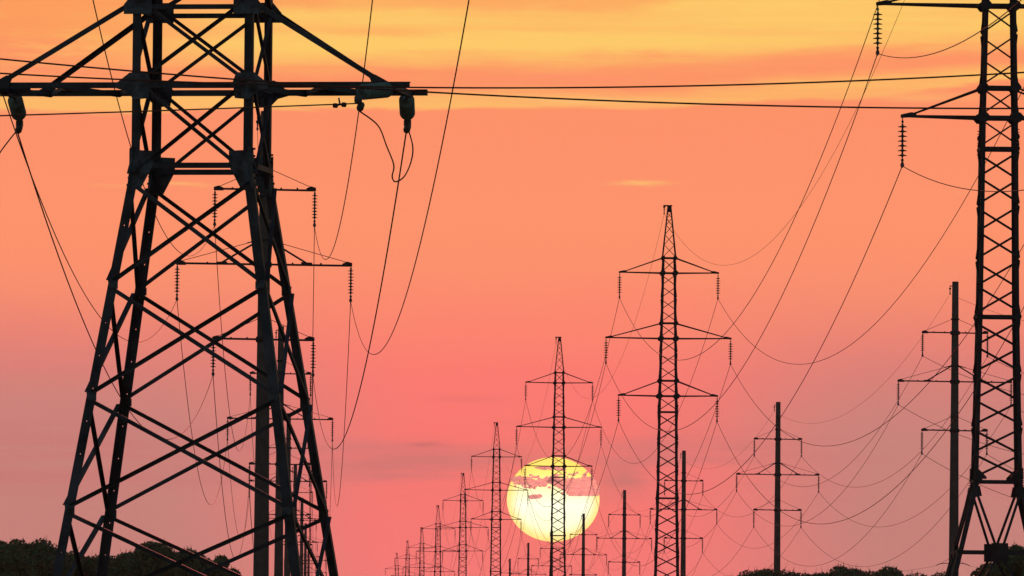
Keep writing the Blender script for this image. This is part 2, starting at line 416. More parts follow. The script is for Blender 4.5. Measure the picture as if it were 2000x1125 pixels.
for sx in (-1, 1):
    for sy in (-1, 1):
        gplate(sx * .95, Z_BEND, sy, bend_poly, sx)
        for dz_ in (0, 4.0, 8.0):
            gplate(sx * .95, Z_ARM + dz_, sy, arm_poly, sx)
            gplate(sx * .95, Z_TIE + dz_, sy, tie_poly, sx)
        bb = MB()
        bb.plate([(sx * .98, sy * .83 + .17, Z_BEND + .33), (sx * .98, sy * .83 - .17, Z_BEND + .33), (sx * (.99 + .06), sy * .86 - .17, Z_BEND - .42), (sx * (.99 + .06), sy * .86 + .17, Z_BEND - .42)], (1, 0, 0), .03)
        spl = bb.build('splice_plate', M['plate'], big)
        for k in range(6):                            # bolts on the outer side of the bend
            z = Z_BEND + .30 - .12 * k; c = Vector((sx * (dhw(z) + .06), sy * .83, z)); b_ = MB(); b_.tube([c, c + Vector((sx * .05, 0, 0))], .02, 6); b_.build('bolt', M['plate'], spl)
        for z in Z_N[:3]:                             # small node plates down the spread body
            nb = MB(); c = dco(z, sx, sy) + Vector((0, sy * .1, 0))
            nb.plate([c + Vector((sx * .07, 0, .09)), c + Vector((-sx * .10, 0, .06)), c + Vector((-sx * .10, 0, -.07)), c + Vector((sx * .05, 0, -.05))], (0, 1, 0), .014)
            nb.build('node_plate', M['plate'], big)
D_att = {}
def tension_string(p, d, n, prefix, detailed):
    p, d = Vector(p), Vector(d).normalized(); pitch = .128; st = MB()
    st.tube([p, p + d * .2], .02, 6); st.tube([p + d * .2, p + d * (.2 + n * pitch + .12)], .022, 6)
    o = st.build('insulator_string', M['fitting'], big)
    if detailed:
        for k in range(n):
            q = MB(); q.lathe(p, d, glass_profile(.2 + k * pitch, .132, pitch), 20); q.build('glass_disc', M['glass'], o)
    else:
        q = MB()
        for k in range(n): q.lathe(p, d, disc_profile(.2 + k * pitch, .135, pitch), 12)
        q.build('glass_disc', M['glass'], o)
    e = p + d * (.2 + n * pitch + .1)
    c = MB(); c.plate([e + Vector((-.05, 0, .05)), e + Vector((.05, 0, .05)), e + Vector((.06, 0, -.10)), e + Vector((-.04, 0, -.16))], (0, 1, 0), .06)
    f = e + d * .12 + Vector((0, 0, -.08))
    c.tube([e, f], .03, 6); c.lathe(f + Vector((0, 0, .04)), (0, 0, -1), [(0, .03), (.03, .065), (.12, .065), (.15, .03)], 8)
    g = e + Vector((.02, 0, -.16)); c.lathe(g, (-.3, 0, -1), [(0, .03), (.03, .06), (.12, .06), (.16, .03)], 8)
    c.build('clamp', M['fitting'], o)
    return f + Vector((0, 0, -.1)), g + Vector((-.04, 0, -.15))
def rot_inv(v): return Matrix.Rotation(-DR, 3, 'Z') @ Vector(v)
d_back = rot_inv((.0, .985, -.165)); d_front = rot_inv((-.33, -.93, -.10))
for key, dz_, L in (('l', 0, 3.66), ('m', 4.0, 5.0), ('t', 8.0, 3.6)):
    z, zt = Z_ARM + dz_, Z_TIE + dz_
    for sx in (-1, 1):
        a = MB()
        for sy in (-1, 1):
            y = sy * .94
            dangle(a, (sx * 1.0, y, z), (sx * L, y, z), .10, (0, -sy, 0))
            T = (L - (.5 if sx > 0 else .45)) if sy < 0 else (L - (.62 if sx > 0 else .8))
            dangle(a, (sx * 1.1, y, zt + .02), (sx * T, y, z + .06), .085, (0, -sy, 0))
            a.plate([(sx * (T - .17), y + sy * .02, z + .11), (sx * (T - .08), y + sy * .02, z + .17), (sx * (T + .16), y + sy * .02, z + .04), (sx * (T + .16), y + sy * .02, z - .05), (sx * (T - .1), y + sy * .02, z - .05)], (0, 1, 0), .016)
        n = 4
        for k in range(n):
            xa, xb = sx * (1.0 + (L - 1.3) * k / n), sx * (1.0 + (L - 1.3) * (k + 1) / n); s = 1 if k % 2 else -1
            a.bar((xa, s * .9, z - .03), (xb, -s * .9, z - .03), .012, .085, (0, 0, 1))
        a.bar((sx * (L - .28), -.9, z - .035), (sx * (L - .28), .9, z - .035), .07, .11, (0, 0, 1))
        a.bar((sx * (L - .9), -.9, z - .05), (sx * (L - .28), -.1, z - .05), .05, .10, (0, 0, 1))
        a.build('crossarm', M['old_steel'], big)
        det = key == 'l'
        D_att[key + ('L' if sx < 0 else 'R')] = tension_string((sx * (L - (.36 if sx > 0 else .25)), .94, z - .06), d_back, 8, key, det)
        D_att['f' + key + ('L' if sx < 0 else 'R')] = tension_string((sx * (L - .30), -.94, z - .08), d_front, 9, key, det)
pk = MB()
for sx in (-1, 1):
    for sy in (-1, 1): pk.bar(dco(Z_TOPS[-1], sx, sy), (sx * .1, sy * .1, Z_TOPS[-1] + 4), .1)
pk.bar((0, 0, Z_TOPS[-1] + 3.8), (0, 0, Z_TOPS[-1] + 4.2), .3); pk.build('peak', M['old_steel'], big)
def dw(p): return Matrix.Rotation(DR, 3, 'Z') @ p + Vector(big.location)
D0 = {k: dw(v[1]) for k, v in D_att.items()}; D1 = {k: dw(v[0]) for k, v in D_att.items()}
D0['g'] = dw(Vector((0, 0, Z_TOPS[-1] + 4.1)))

# ------------------------------------------------------------------ wires
def sagpts(a, b, sag, n=40):
    return [a.lerp(b, t / n) - Vector((0, 0, 4 * sag * (t / n) * (1 - t / n))) for t in range(n + 1)]
def fit(a, b, q):
    best = (1e9, 0)
    for k in range(0, 400):
        s = k * .03; d = 1e9
        for p in sagpts(a, b, s, 120):
            x, y = pix(p); d = min(d, (x - q[0]) ** 2 + (y - q[1]) ** 2)
        if d < best[0]: best = (d, s)
    return best[1]
def wire(a, b, sag, r, label, group, name='power_line'):
    w = MB(); w.tube(sagpts(a, b, sag, 48), r, 6); o = w.build(name, M['wire']); tag(o, label, 'power line', group); return o
WHERE = {'tL': 'upper left', 'tR': 'upper right', 'mL': 'middle left', 'mR': 'middle right', 'lL': 'lower left', 'lR': 'lower right', 'g': 'topmost'}
KEYS = ['tL', 'tR', 'mL', 'mR', 'lL', 'lR', 'g']
# row A
thru = {'tL': (1330, 703), 'mL': (1285, 840), 'lL': (1348, 965), 'tR': (1570, 711), 'mR': (1610, 871), 'lR': (1600, 1023), 'g': (1415, 518)}
SA = {k: fit(A[0][k], A[1][k], thru[k]) for k in KEYS}
print('SAG A', SA)
for i in range(len(A) - 1):
    for k in KEYS:
        s = SA[k] * ((A[i][k] - A[i + 1][k]).length / (A[0][k] - A[1][k]).length) ** 2
        wire(A[i][k], A[i + 1][k], s, .0085 if k == 'g' else .0155,
             f'{WHERE[k]} wire between the {ORD[i]} and {ORD[i+1]} lattice towers counted from the right', 'wires strung along the lattice tower row')
REACH = {'mL': ((0, -235, 4), 6.4), 'lL': ((1.5, -235, 0), 5.6)}
for k in ('mL', 'lL'):
    e = A[0][k] + Vector(REACH[k][0])
    wire(A[0][k], e, REACH[k][1], .0135, f'wire leaving the {"middle" if k == "mL" else "lower"} left arm of the right edge tower towards the viewer', 'wires strung along the lattice tower row')
# row B
SB = (fit(B[0]['tL'], B[1]['tL'], (1580, 994)) + fit(B[0]['lL'], B[1]['lL'], (1543, 1062))) / 2
print('SAG B', SB)
for i in range(len(B) - 1):
    for k in KEYS:
        s = SB * ((B[i][k] - B[i + 1][k]).length / (B[0][k] - B[1][k]).length) ** 2 * (.75 if k == 'g' else 1)
        wire(B[i][k], B[i + 1][k], s, .009 if k == 'g' else .0145,
             f'{WHERE[k]} wire between the {ORD[i]} and {ORD[i+1]} right row concrete poles from the right', 'wires strung along the right concrete poles')
bdir = Vector((17.0, -182, 0))
for k in KEYS:
    e = B[0][k] + bdir + Vector((0, 0, -1.0)); wire(B[0][k], e, SB, .009 if k == 'g' else .0145, f'{WHERE[k]} wire from the nearest right concrete pole out past the right edge', 'wires strung along the right concrete poles')
# row C
SC = (fit(Cw[0]['mL'], Cw[1]['mL'], (412, 979)) + fit(Cw[0]['tL'], Cw[1]['tL'], (466, 890)) + fit(Cw[0]['mR'], Cw[1]['mR'], (659, 986))) / 3
print('SAG C', SC)
for i in range(len(Cw) - 1):
    for k in KEYS:
        s = SC * ((Cw[i][k] - Cw[i + 1][k]).length / (Cw[0][k] - Cw[1][k]).length) ** 2 * (.75 if k == 'g' else 1)
        wire(Cw[i][k], Cw[i + 1][k], s, .009 if k == 'g' else .0145,
             f'{WHERE[k]} wire between the {ORD[i]} and {ORD[i+1]} nearest concrete poles behind the big tower', 'wires strung along the left concrete poles')
dthru = {'tR': (645, 500), 'mR': (740, 689), 'lR': (657, 876), 'tL': (366, 500), 'mL': (268, 668), 'lL': (338, 857), 'g': (505, 230)}
for k in KEYS[:6]:
    s = fit(D0[k], Cw[0][k], dthru[k]); print('SAG D', k, s, pix(D0[k]), pix(Cw[0][k]))
    wire(D0[k], Cw[0][k], s, .013, f'{WHERE[k]} wire from the big left tower to the pole behind it', 'wires from the big tower to the first pole')
# jumper loop and slack under the right arm, front wire, foreground wires
def spline(pts, n=8):
    out = []
    for i in range(len(pts) - 1):
        p0, p1, p2, p3 = pts[max(i - 1, 0)], pts[i], pts[i + 1], pts[min(i + 2, len(pts) - 1)]
        for k in range(n):
            t = k / n
            out.append(.5 * ((2 * p1) + (p2 - p0) * t + (2 * p0 - 5 * p1 + 4 * p2 - p3) * t * t + (3 * p1 - p0 - 3 * p2 + p3) * t ** 3))
    return out + [pts[-1]]
jp = [D0['flR']] + [at(x, y, Y) for x, y, Y in ((738, 245, 126.6), (755, 285, 127), (769, 322, 127.6), (766, 345, 127.9), (773, 355, 128.2), (790, 344, 128.8), (803, 315, 129.4), (806, 285, 129.7))] + [D1['lR']]
w = MB(); w.tube(spline(jp), .0125, 6); tag(w.build('jumper_wire', M['wire']), 'slack wire loop hanging under the right arm of the big tower', 'jumper wire')
e = at(-900, 248, 103); wire(D1['flR'], e, fit(D1['flR'], e, (0, 226)), .0125, 'wire running left from the right arm insulators across the big tower', None)
jp = [D0['flL'], at(5, 300, 127), at(-20, 340, 128), at(10, 300, 128.6), D1['lL']]
w = MB(); w.tube(spline([D1['lL'], at(0, 298, 128.4), at(-25, 345, 127.8), at(-60, 330, 127), D0['flL']]), .0125, 6); tag(w.build('jumper_wire', M['wire']), 'slack wire loop at the left edge under the big tower arm', 'jumper wire')
a, b = at(-800, 20.4, 72), at(2800, 194.7, 72); wire(a, b, fit(a, b, (1000, 190)), .0088, 'near wire crossing the frame, sloping down from the left edge to the right', 'long wires crossing in the foreground')
a, b = at(-800, 78, 80), at(2800, 75, 80); wire(a, b, fit(a, b, (1000, 174)), .0095, 'near wire crossing the frame, sagging in the middle and rising to the right', 'long wires crossing in the foreground')
dm = MB(); c = dw(Vector((0, 0, 0))); q = at(664, 196, 126.2)
dm.bar(q + Vector((-.02, 0, .04)), q + Vector((.0, 0, -.06)), .03); dm.tube([q + Vector((-.07, 0, -.09)), q + Vector((.1, 0, -.06))], .01, 6)
dm.lathe(q + Vector((-.11, 0, -.085)), (1, .6, 0), [(0, .02), (.01, .04), (.07, .04), (.08, .02)], 10); dm.lathe(q + Vector((.03, 0, -.07)), (1, .6, 0), [(0, .02), (.01, .04), (.07, .04), (.08, .02)], 10)
tag(dm.build('vibration_damper', M['fitting']), 'two small weights clamped on the wire under the big tower right arm', 'damper')

# ------------------------------------------------------------------ small far distribution pole
y = 1250.; tp = at(1861, 1086, y); sp = empty('distribution_pole', (tp.x, y, tp.z - 9)); bases.append(Vector(sp.location))
tag(sp, 'small far pole with one drooping crossarm behind the tall right concrete pole', 'utility pole')
s = MB(); s.tube([(0, 0, -1), (0, 0, 9)], .15, 10, .10); s.build('shaft', M['concrete'], sp)
s = MB(); s.tube([(-2.75, 0, 7.45), (-2.0, 0, 7.75), (-1, 0, 7.82), (0, 0, 7.8), (1, 0, 7.82), (2.0, 0, 7.75), (2.75, 0, 7.45)], .07, 6)
ca = s.build('crossarm', M['steel'], sp); s = MB()
for k in (-1, 1): s.tube([(0, 0, 8.9), (k * 1.9, 0, 7.8)], .03, 5)
s.build('tie_rod', M['steel'], ca)
for k in (-1, 1):
    a = Vector(sp.location) + Vector((k * 2.75, 0, 7.4)); b = at(1861 + k * 300, 1120, y + 20)
    wire(a, b, .8, .02, f'faint wire running {"left" if k < 0 else "right"} from the small far pole behind the right poles', None)

# ------------------------------------------------------------------ trees
def make_tree(px, pytop, Y, wpx, mat, label, group, seed, dense=1.0, spiky=1.0):
    rnd = random.Random(seed); top = at(px, pytop, Y); base_z = gz_hint
    root = empty('broadleaf_tree', (top.x, Y, base_z)); bases.append(Vector(root.location)); tag(root, label, 'tree', group)
    H = top.z - base_z; W = wpx * Y / F / 2 * (1.45 if seed < 10 else 1.9)
    t = MB(); t.tube([(0, 0, -.3), (.1, 0, H * .2), (-.1, .1, H * .45), (.05, 0, H * .75)], .22, 8, .06)
    for k in range(7):
        a = k * 2.4; z = H * (.25 + .06 * k); t.tube([(0, 0, z), (math.cos(a) * W * .4, math.sin(a) * W * .4, z + H * .14), (math.cos(a) * W * .7, math.sin(a) * W * .7, z + H * .24)], .08, 6, .02)
    t.build('trunk', M['bark'], root)
    # crown: boughs round an irregular dome, each a cloud of leaf sprays; upright twigs at its outline
    cr = MB(); boughs = []
    for k in range(int(34 * dense)):
        a = rnd.uniform(0, 2 * math.pi); h = rnd.random() ** .7
        rr = W * math.sqrt(max(0.05, 1 - (h * .94) ** 2.2)) * rnd.uniform(.55, .92)
        boughs.append((Vector((rr * math.cos(a), rr * math.sin(a), H * (.22 + .66 * h))), rnd.uniform(.26, .42) * min(W, H * .45)))
    boughs.append((Vector((0, 0, H * .86)), W * .25)); boughs += [(Vector((rnd.uniform(-.4, .4) * W, rnd.uniform(-.4, .4) * W, H * rnd.uniform(.35, .75))), W * .42) for _ in range(5)]
    for c, r in boughs:
        n = int(900 * dense * (r / 1.1) ** 1.7) + 90
        for _ in range(n):
            d = Vector((rnd.gauss(0, 1), rnd.gauss(0, 1), rnd.gauss(0, 1))).normalized()
            p = c + Vector((d.x, d.y, d.z * .8)) * r * (rnd.random() ** .35)
            s = rnd.uniform(.07, .17); n1 = (d + Vector((rnd.gauss(0, .6), rnd.gauss(0, .6), rnd.gauss(0, .6)))).normalized()
            x = n1.orthogonal().normalized(); x.rotate(Matrix.Rotation(rnd.uniform(0, 6.28), 3, n1)); y = n1.cross(x)
            cr._add([p - x * s, p + y * s * .55, p + x * s, p - y * s * .55], [(0, 1, 2, 3)])
        if c.z > H * .5:
            for _ in range(int(9 * spiky)):
                d = Vector((rnd.gauss(0, .7), rnd.gauss(0, .7), 1)).normalized(); q = c + d * r * .7; L = rnd.uniform(.25, .6) * r
                lean = Vector((rnd.gauss(.15, .25), rnd.gauss(0, .25), .9)).normalized()
                for j in range(9):
                    p = q + lean * L * (j / 8); s = .12 * (1 - j / 11); n1 = Vector((rnd.gauss(0, 1), rnd.gauss(0, 1), rnd.gauss(0, .5))).normalized()
                    x = (lean + n1 * .7).normalized(); y = x.cross(n1).normalized()
                    cr._add([p - x * s, p + y * s * .4, p + x * s, p - y * s * .4], [(0, 1, 2, 3)])
    zm = max(p[2] for p in cr.v); cr.v = [(x, y, z * H / zm) for x, y, z in cr.v]
    cr.build('crown', mat, root)
gz_hint = -.6
TL = 'trees along the left skyline'; TR = 'bushy trees along the right skyline'
for a in ((-10, 1050, 720, 120, 'leaf', 'green tree cut by the left frame edge', TL, 1),
          (62, 1056, 740, 130, 'dark_leaf', 'rounded tree left of the big tower left legs', TL, 2),
          (128, 1076, 760, 110, 'leaf', 'tree directly behind the big tower outer left leg', TL, 3),
          (190, 1086, 770, 110, 'dark_leaf', 'low tree between the two left legs of the big tower', TL, 4),
          (252, 1079, 760, 110, 'leaf', 'small tree just right of the big tower inner left leg', TL, 5),
          (318, 1062, 750, 130, 'dark_leaf', 'tallest tree seen through the middle of the big tower', TL, 6),
          (385, 1075, 755, 105, 'leaf', 'tree right of the tallest one seen through the big tower', TL, 7),
          (430, 1092, 765, 62, 'leaf', 'right end tree of the left skyline, thinning to loose twigs', TL, 8),
          (1470, 1111, 900, 100, 'dark_leaf', 'low bushy tree left of the lone concrete pole', TR, 11),
          (1555, 1108, 905, 95, 'dark_leaf', 'bushy tree just right of the lone concrete pole foot', TR, 12),
          (1640, 1108, 910, 90, 'dark_leaf', 'rounded bushy tree midway between the two largest right poles', TR, 13),
          (1738, 1109, 900, 120, 'dark_leaf', 'wide bushy tree left of the tall right concrete pole', TR, 14),
          (1825, 1119, 915, 90, 'dark_leaf', 'lowest bushy tree at the foot of the tall right concrete pole', TR, 15),
          (1945, 1105, 620, 70, 'dark_leaf', 'small tree seen through the right edge tower base', TR, 16),
          (2002, 1066, 560, 95, 'dark_leaf', 'dark tree cut by the right frame edge behind the tower base', TR, 17)):
    make_tree(a[0], a[1] - 12, a[2] * .7, a[3], M[a[4]], a[5], a[6], a[7], spiky=.55 if a[7] < 10 else .45)

# ------------------------------------------------------------------ ground
gv, gf = [], []; nx, ny = 90, 90; X0, X1, Y0, Y1 = -1500, 1500, -600, 3400
for j in range(ny + 1):
    for i in range(nx + 1):
        x, y = X0 + (X1 - X0) * i / nx, Y0 + (Y1 - Y0) * j / ny; sw = .00004; sz = 0
        for b in bases:
            w_ = 1 / ((x - b.x) ** 2 + (y - b.y) ** 2 + 150) ** 1.5; sw += w_; sz += w_ * b.z
        sz += 4e-9 * 0; gv.append((x, y, sz / (sw if sw > 4.1e-5 else sw)))
for j in range(ny):
    for i in range(nx):
        k = j * (nx + 1) + i; gf.append((k, k + 1, k + nx + 2, k + nx + 1))
g = MB(); g.v = gv; g.f = gf; g.smooth = [True] * len(gf); tag(g.build('ground', M['field']), kind='structure')

# ------------------------------------------------------------------ the sun and the clouds before it
SUN_AZ, SUN_EL = math.atan((1080 - 1000) / F), None
sd = 80000.; sc = at(1080.5, 975.5, sd); rad = 90.5 / F * sd
def ico(name, n=96, rings=48):
    mb = MB(); prof = [(-math.cos(math.pi * k / rings), math.sin(math.pi * k / rings)) for k in range(rings + 1)]
    mb.lathe((0, 0, 0), (0, 0, 1), prof, n); return mb
mt = bpy.data.materials.new('glowing_sun'); mt.use_nodes = True; nt = mt.node_tree; N, L = nt.nodes, nt.links
N.remove(N['Principled BSDF']); em = N.new('ShaderNodeEmission'); tc = N.new('ShaderNodeTexCoord'); sx_ = N.new('ShaderNodeSeparateXYZ'); mr = N.new('ShaderNodeMapRange'); cr = N.new('ShaderNodeValToRGB')
L.new(tc.outputs['Object'], sx_.inputs[0]); L.new(sx_.outputs['Z'], mr.inputs['Value']); mr.inputs['From Min'].default_value = -1; mr.inputs['From Max'].default_value = 1
L.new(mr.outputs[0], cr.inputs['Fac'])
r2 = N.new('ShaderNodeVectorMath'); r2.operation = 'MULTIPLY'; r2.inputs[1].default_value = (1, 0, 1); L.new(tc.outputs['Object'], r2.inputs[0])
rl = N.new('ShaderNodeVectorMath'); rl.operation = 'LENGTH'; L.new(r2.outputs[0], rl.inputs[0]); lm = N.new('ShaderNodeMapRange'); lm.interpolation_type = 'SMOOTHSTEP'; L.new(rl.outputs['Value'], lm.inputs['Value']); lm.inputs['From Min'].default_value = .70; lm.inputs['From Max'].default_value = 1.0; lm.inputs['To Max'].default_value = .8
lx = N.new('ShaderNodeMix'); lx.data_type = 'RGBA'; L.new(lm.outputs[0], lx.inputs['Factor']); L.new(cr.outputs['Color'], lx.inputs[6]); lx.inputs[7].default_value = (*lin(255, 214, 104), 1); L.new(lx.outputs[2], em.inputs['Color']); L.new(em.outputs[0], N['Material Output'].inputs['Surface'])
e = cr.color_ramp.elements; e[0].position = 0; e[0].color = (*lin(255, 244, 185), 1); e[1].position = 1; e[1].color = (*lin(255, 218, 96), 1)
for p, c in ((.2, (255, 252, 205)), (.42, (255, 253, 222)), (.6, (255, 247, 185)), (.8, (255, 230, 118))): q = e.new(p); q.color = (*lin(*c), 1)
em.inputs['Strength'].default_value = 1.3
so = ico('sun').build('sun', mt); so.location = sc; so.scale = (rad, rad, rad * .912)
tag(so, 'glowing yellow setting sun crossed by a broken band of cloud behind a lattice tower', 'sun')

cm = bpy.data.materials.new('backlit_cloud'); cm.use_nodes = True; nt = cm.node_tree; N, L = nt.nodes, nt.links
N.remove(N['Principled BSDF']); tr = N.new('ShaderNodeBsdfTranslucent'); tr.inputs['Color'].default_value = (.99, .97, .97, 1)
df = N.new('ShaderNodeBsdfDiffuse'); df.inputs['Color'].default_value = (.8, .7, .7, 1); mx = N.new('ShaderNodeMixShader'); mx.inputs[0].default_value = .08
tp_ = N.new('ShaderNodeBsdfTransparent'); mx2 = N.new('ShaderNodeMixShader'); lw = N.new('ShaderNodeLayerWeight'); lw.inputs['Blend'].default_value = .35
L.new(tr.outputs[0], mx.inputs[1]); L.new(df.outputs[0], mx.inputs[2])
pw = N.new('ShaderNodeMath'); pw.operation = 'POWER'; pw.inputs[1].default_value = 1.3; L.new(lw.outputs['Facing'], pw.inputs[0])
tb = N.new('ShaderNodeMapRange'); tb.inputs['To Min'].default_value = .12; L.new(pw.outputs[0], tb.inputs['Value']); L.new(tb.outputs[0], mx2.inputs[0]); L.new(mx.outputs[0], mx2.inputs[1]); L.new(tp_.outputs[0], mx2.inputs[2]); L.new(mx2.outputs[0], N['Material Output'].inputs['Surface'])
def cloud(puffs, label):
    """puffs: (px, py, half width px, half height px)"""
    Y = 50000.; k = Y / F; mb = MB(); rnd = random.Random(len(puffs)); c0 = at(puffs[0][0], puffs[0][1], Y)
    for px, py, a, b in puffs:
        c = at(px, py, Y + rnd.uniform(-20, 20)) - c0; rings, n = 14, 22; f1, f2 = rnd.uniform(0, 6), rnd.uniform(0, 6); vs = []; fs = []
        for i in range(rings + 1):
            th = math.pi * i / rings
            for j in range(n):
                ph = 2 * math.pi * j / n
                w = 1 + .12 * math.sin(3 * ph + f1 + 2 * th) + .10 * math.sin(5 * ph + f2 - 3 * th) + .07 * math.sin(9 * ph + 7 * th + f1)
                vs.append(c + Vector((math.sin(th) * math.cos(ph) * a * k, math.sin(th) * math.sin(ph) * (a + b) * .5 * k, math.cos(th) * b * k)) * w)
        for i in range(rings):
            for j in range(n):
                fs.append((i * n + j, i * n + (j + 1) % n, (i + 1) * n + (j + 1) % n, (i + 1) * n + j))
        mb._add(vs, fs, True)
    o = mb.build('cloud', cm); o.location = c0; rm = o.modifiers.new('merge', 'REMESH'); rm.mode = 'VOXEL'; rm.voxel_size = 3.0; rm.use_smooth_shade = True; sm_ = o.modifiers.new('soften', 'SMOOTH'); sm_.iterations = 5; sm_.factor = .5; tag(o, label, 'cloud', 'small clouds across the sun')
def band(rnd, pts, n, a, b):
    out = []
    for k in range(n):
        t = (k + rnd.random()) / n * (len(pts) - 1); i = min(int(t), len(pts) - 2); u = t - i
        x = pts[i][0] * (1 - u) + pts[i + 1][0] * u; y0 = pts[i][1] * (1 - u) + pts[i + 1][1] * u; h = pts[i][2] * (1 - u) + pts[i + 1][2] * u
        out.append((x, y0 + rnd.uniform(-h, h) * .7, a * rnd.uniform(.6, 1.3), b * rnd.uniform(.6, 1.3)))
    return out
rr = random.Random(3)
def bits(x0, x1, ys, n):
    return [(rr.uniform(x0, x1), rr.choice(ys) + rr.gauss(0, 2.2), rr.uniform(2, 5), rr.uniform(1.2, 2.6)) for _ in range(n)]
cloud(band(rr, [(1004, 938, 5), (1020, 938, 8), (1045, 944, 6), (1066, 942, 8), (1085, 940, 9)], 46, 8, 4) + bits(1005, 1085, (931, 950), 26), 'ragged pink cloud band lying across the left upper half of the sun')
cloud(band(rr, [(1078, 937, 8), (1100, 945, 12), (1120, 948, 16), (1145, 948, 18), (1163, 950, 17)], 95, 9, 5.5) + [(1150 + 7 * k, 963, 8, 6) for k in range(-5, 3)] + bits(1085, 1160, (925, 928, 962), 24), 'larger pink cloud with flat base across the right upper half of the sun')
cloud([(1045, 970, 11, 4.5), (1038, 971, 6, 4), (1053, 969, 6, 4)], 'little oval cloud alone on the bright lower face of the sun')
cloud(band(rr, [(1050, 913, 2), (1075, 914, 3), (1100, 917, 3)], 16, 7, 2.5), 'thin pink cloud wisp just below the top rim of the sun')

# ------------------------------------------------------------------ sun lamp
ld = bpy.data.lights.new('sun_lamp', 'SUN'); ld.energy = 5.0; ld.angle = R(.5); ld.color = (1, .20, .17)
lo = bpy.data.objects.new('sun_lamp', ld); C.objects.link(lo); LE = R(4.5)
sunv = Vector((math.sin(SUN_AZ) * math.cos(LE), math.cos(SUN_AZ) * math.cos(LE), math.sin(LE)))
lo.rotation_euler = sunv.to_track_quat('Z', 'Y').to_euler(); lo.location = (0, 100, 80)

# ------------------------------------------------------------------ sky
w = bpy.data.worlds.new('World'); scene.world = w; w.use_nodes = True; nt = w.node_tree; N, L = nt.nodes, nt.links
bg = N['Background']
def val(x): return x
def math_(op, a, b=None, c=None, clamp=False):
    n = N.new('ShaderNodeMath'); n.operation = op; n.use_clamp = clamp
    for i, q in enumerate((a, b, c)):
        if q is None: continue
        if isinstance(q, (int, float)): n.inputs[i].default_value = q
        else: L.new(q, n.inputs[i])
    return n.outputs[0]
def sstep(x, a, b):
    n = N.new('ShaderNodeMapRange'); n.interpolation_type = 'SMOOTHSTEP'; n.clamp = True
    L.new(x, n.inputs['Value']); n.inputs['From Min'].default_value = a; n.inputs['From Max'].default_value = b
    n.inputs['To Min'].default_value = 0; n.inputs['To Max'].default_value = 1
    if a > b:
        n.inputs['From Min'].default_value = b; n.inputs['From Max'].default_value = a; n.inputs['To Min'].default_value = 1; n.inputs['To Max'].default_value = 0
    return n.outputs[0]
def mix(f, a, b):
    n = N.new('ShaderNodeMix'); n.data_type = 'RGBA'; n.clamp_factor = True
    if isinstance(f, (int, float)): n.inputs['Factor'].default_value = f
    else: L.new(f, n.inputs['Factor'])
    for i, q in ((6, a), (7, b)):
        if isinstance(q, tuple): n.inputs[i].default_value = (*q, 1)
        else: L.new(q, n.inputs[i])
    return n.outputs[2]
tc = N.new('ShaderNodeTexCoord'); sx_ = N.new('ShaderNodeSeparateXYZ'); L.new(tc.outputs['Generated'], sx_.inputs[0])
X_, Y_, Z_ = sx_.outputs
u = math_('MULTIPLY', math_('ARCTAN2', X_, Y_), 150.0)      # azimuth from due sunset, 1 unit = 0.38 degrees
v = math_('MULTIPLY', math_('ARCSINE', Z_), 150.0)          # elevation, same unit
def noise(su, sv, off, detail=5, rough=.55, dist=0.):
    cb = N.new('ShaderNodeCombineXYZ'); L.new(math_('MULTIPLY', u, su), cb.inputs[0]); L.new(math_('MULTIPLY_ADD', v, sv, off), cb.inputs[1]); cb.inputs[2].default_value = off
    n = N.new('ShaderNodeTexNoise'); n.inputs['Scale'].default_value = 1; n.inputs['Detail'].default_value = detail; n.inputs['Roughness'].default_value = rough; n.inputs['Distortion'].default_value = dist
    L.new(cb.outputs[0], n.inputs['Vector']); return math_('SUBTRACT', n.outputs['Fac'], .5)
def V(py): return (1245 - py) / 100
n_str = noise(.07, 2.4, 11.9, 6, .62, .5)
# smooth vertical gradient of the glow
n_lo = noise(.10, .35, 3.1); n_st = noise(.16, 1.3, 7.7, 6, .6, .3); n_fine = noise(.35, 3.2, 1.3, 6, .6, .4)
vv = math_('ADD', v, math_('MULTIPLY', n_lo, 1.6))
cr = N.new('ShaderNodeValToRGB'); L.new(math_('DIVIDE', vv, 16.0), cr.inputs['Fac'])
stops = [(1245, (250, 124, 122)), (1100, (255, 125, 120)), (1000, (255, 124, 118)), (850, (253, 122, 115)), (720, (255, 125, 114)), (640, (255, 135, 112)), (550, (255, 146, 110)), (420, (255, 149, 109)), (250, (255, 147, 107)), (100, (255, 150, 100)), (0, (255, 158, 94)), (-250, (245, 165, 95))]
e = cr.color_ramp.elements
e[0].position = 0; e[0].color = (*lin(*stops[0][1]), 1); e[1].position = V(stops[-1][0]) / 16; e[1].color = (*lin(*stops[-1][1]), 1)
for py, c in stops[1:-1]: q = e.new(V(py) / 16); q.color = (*lin(*c), 1)
col = cr.outputs['Color']
# dull mauve veil low down, away from the sun
side = math_('ABSOLUTE', math_('SUBTRACT', u, .2)); side = math_('ADD', side, math_('MULTIPLY', n_lo, 3.0))
veil = math_('MULTIPLY', sstep(side, 2.0, 7.2), sstep(vv, V(470), V(880)))
col = mix(veil, col, lin(203, 134, 125))
veil2 = math_('MULTIPLY', math_('MULTIPLY', sstep(vv, V(780), V(870)), sstep(vv, V(1010), V(930))), sstep(math_('MULTIPLY_ADD', n_str, .6, n_st), -.12, .16))
col = mix(math_('MULTIPLY', veil2, .6), col, lin(205, 122, 118))
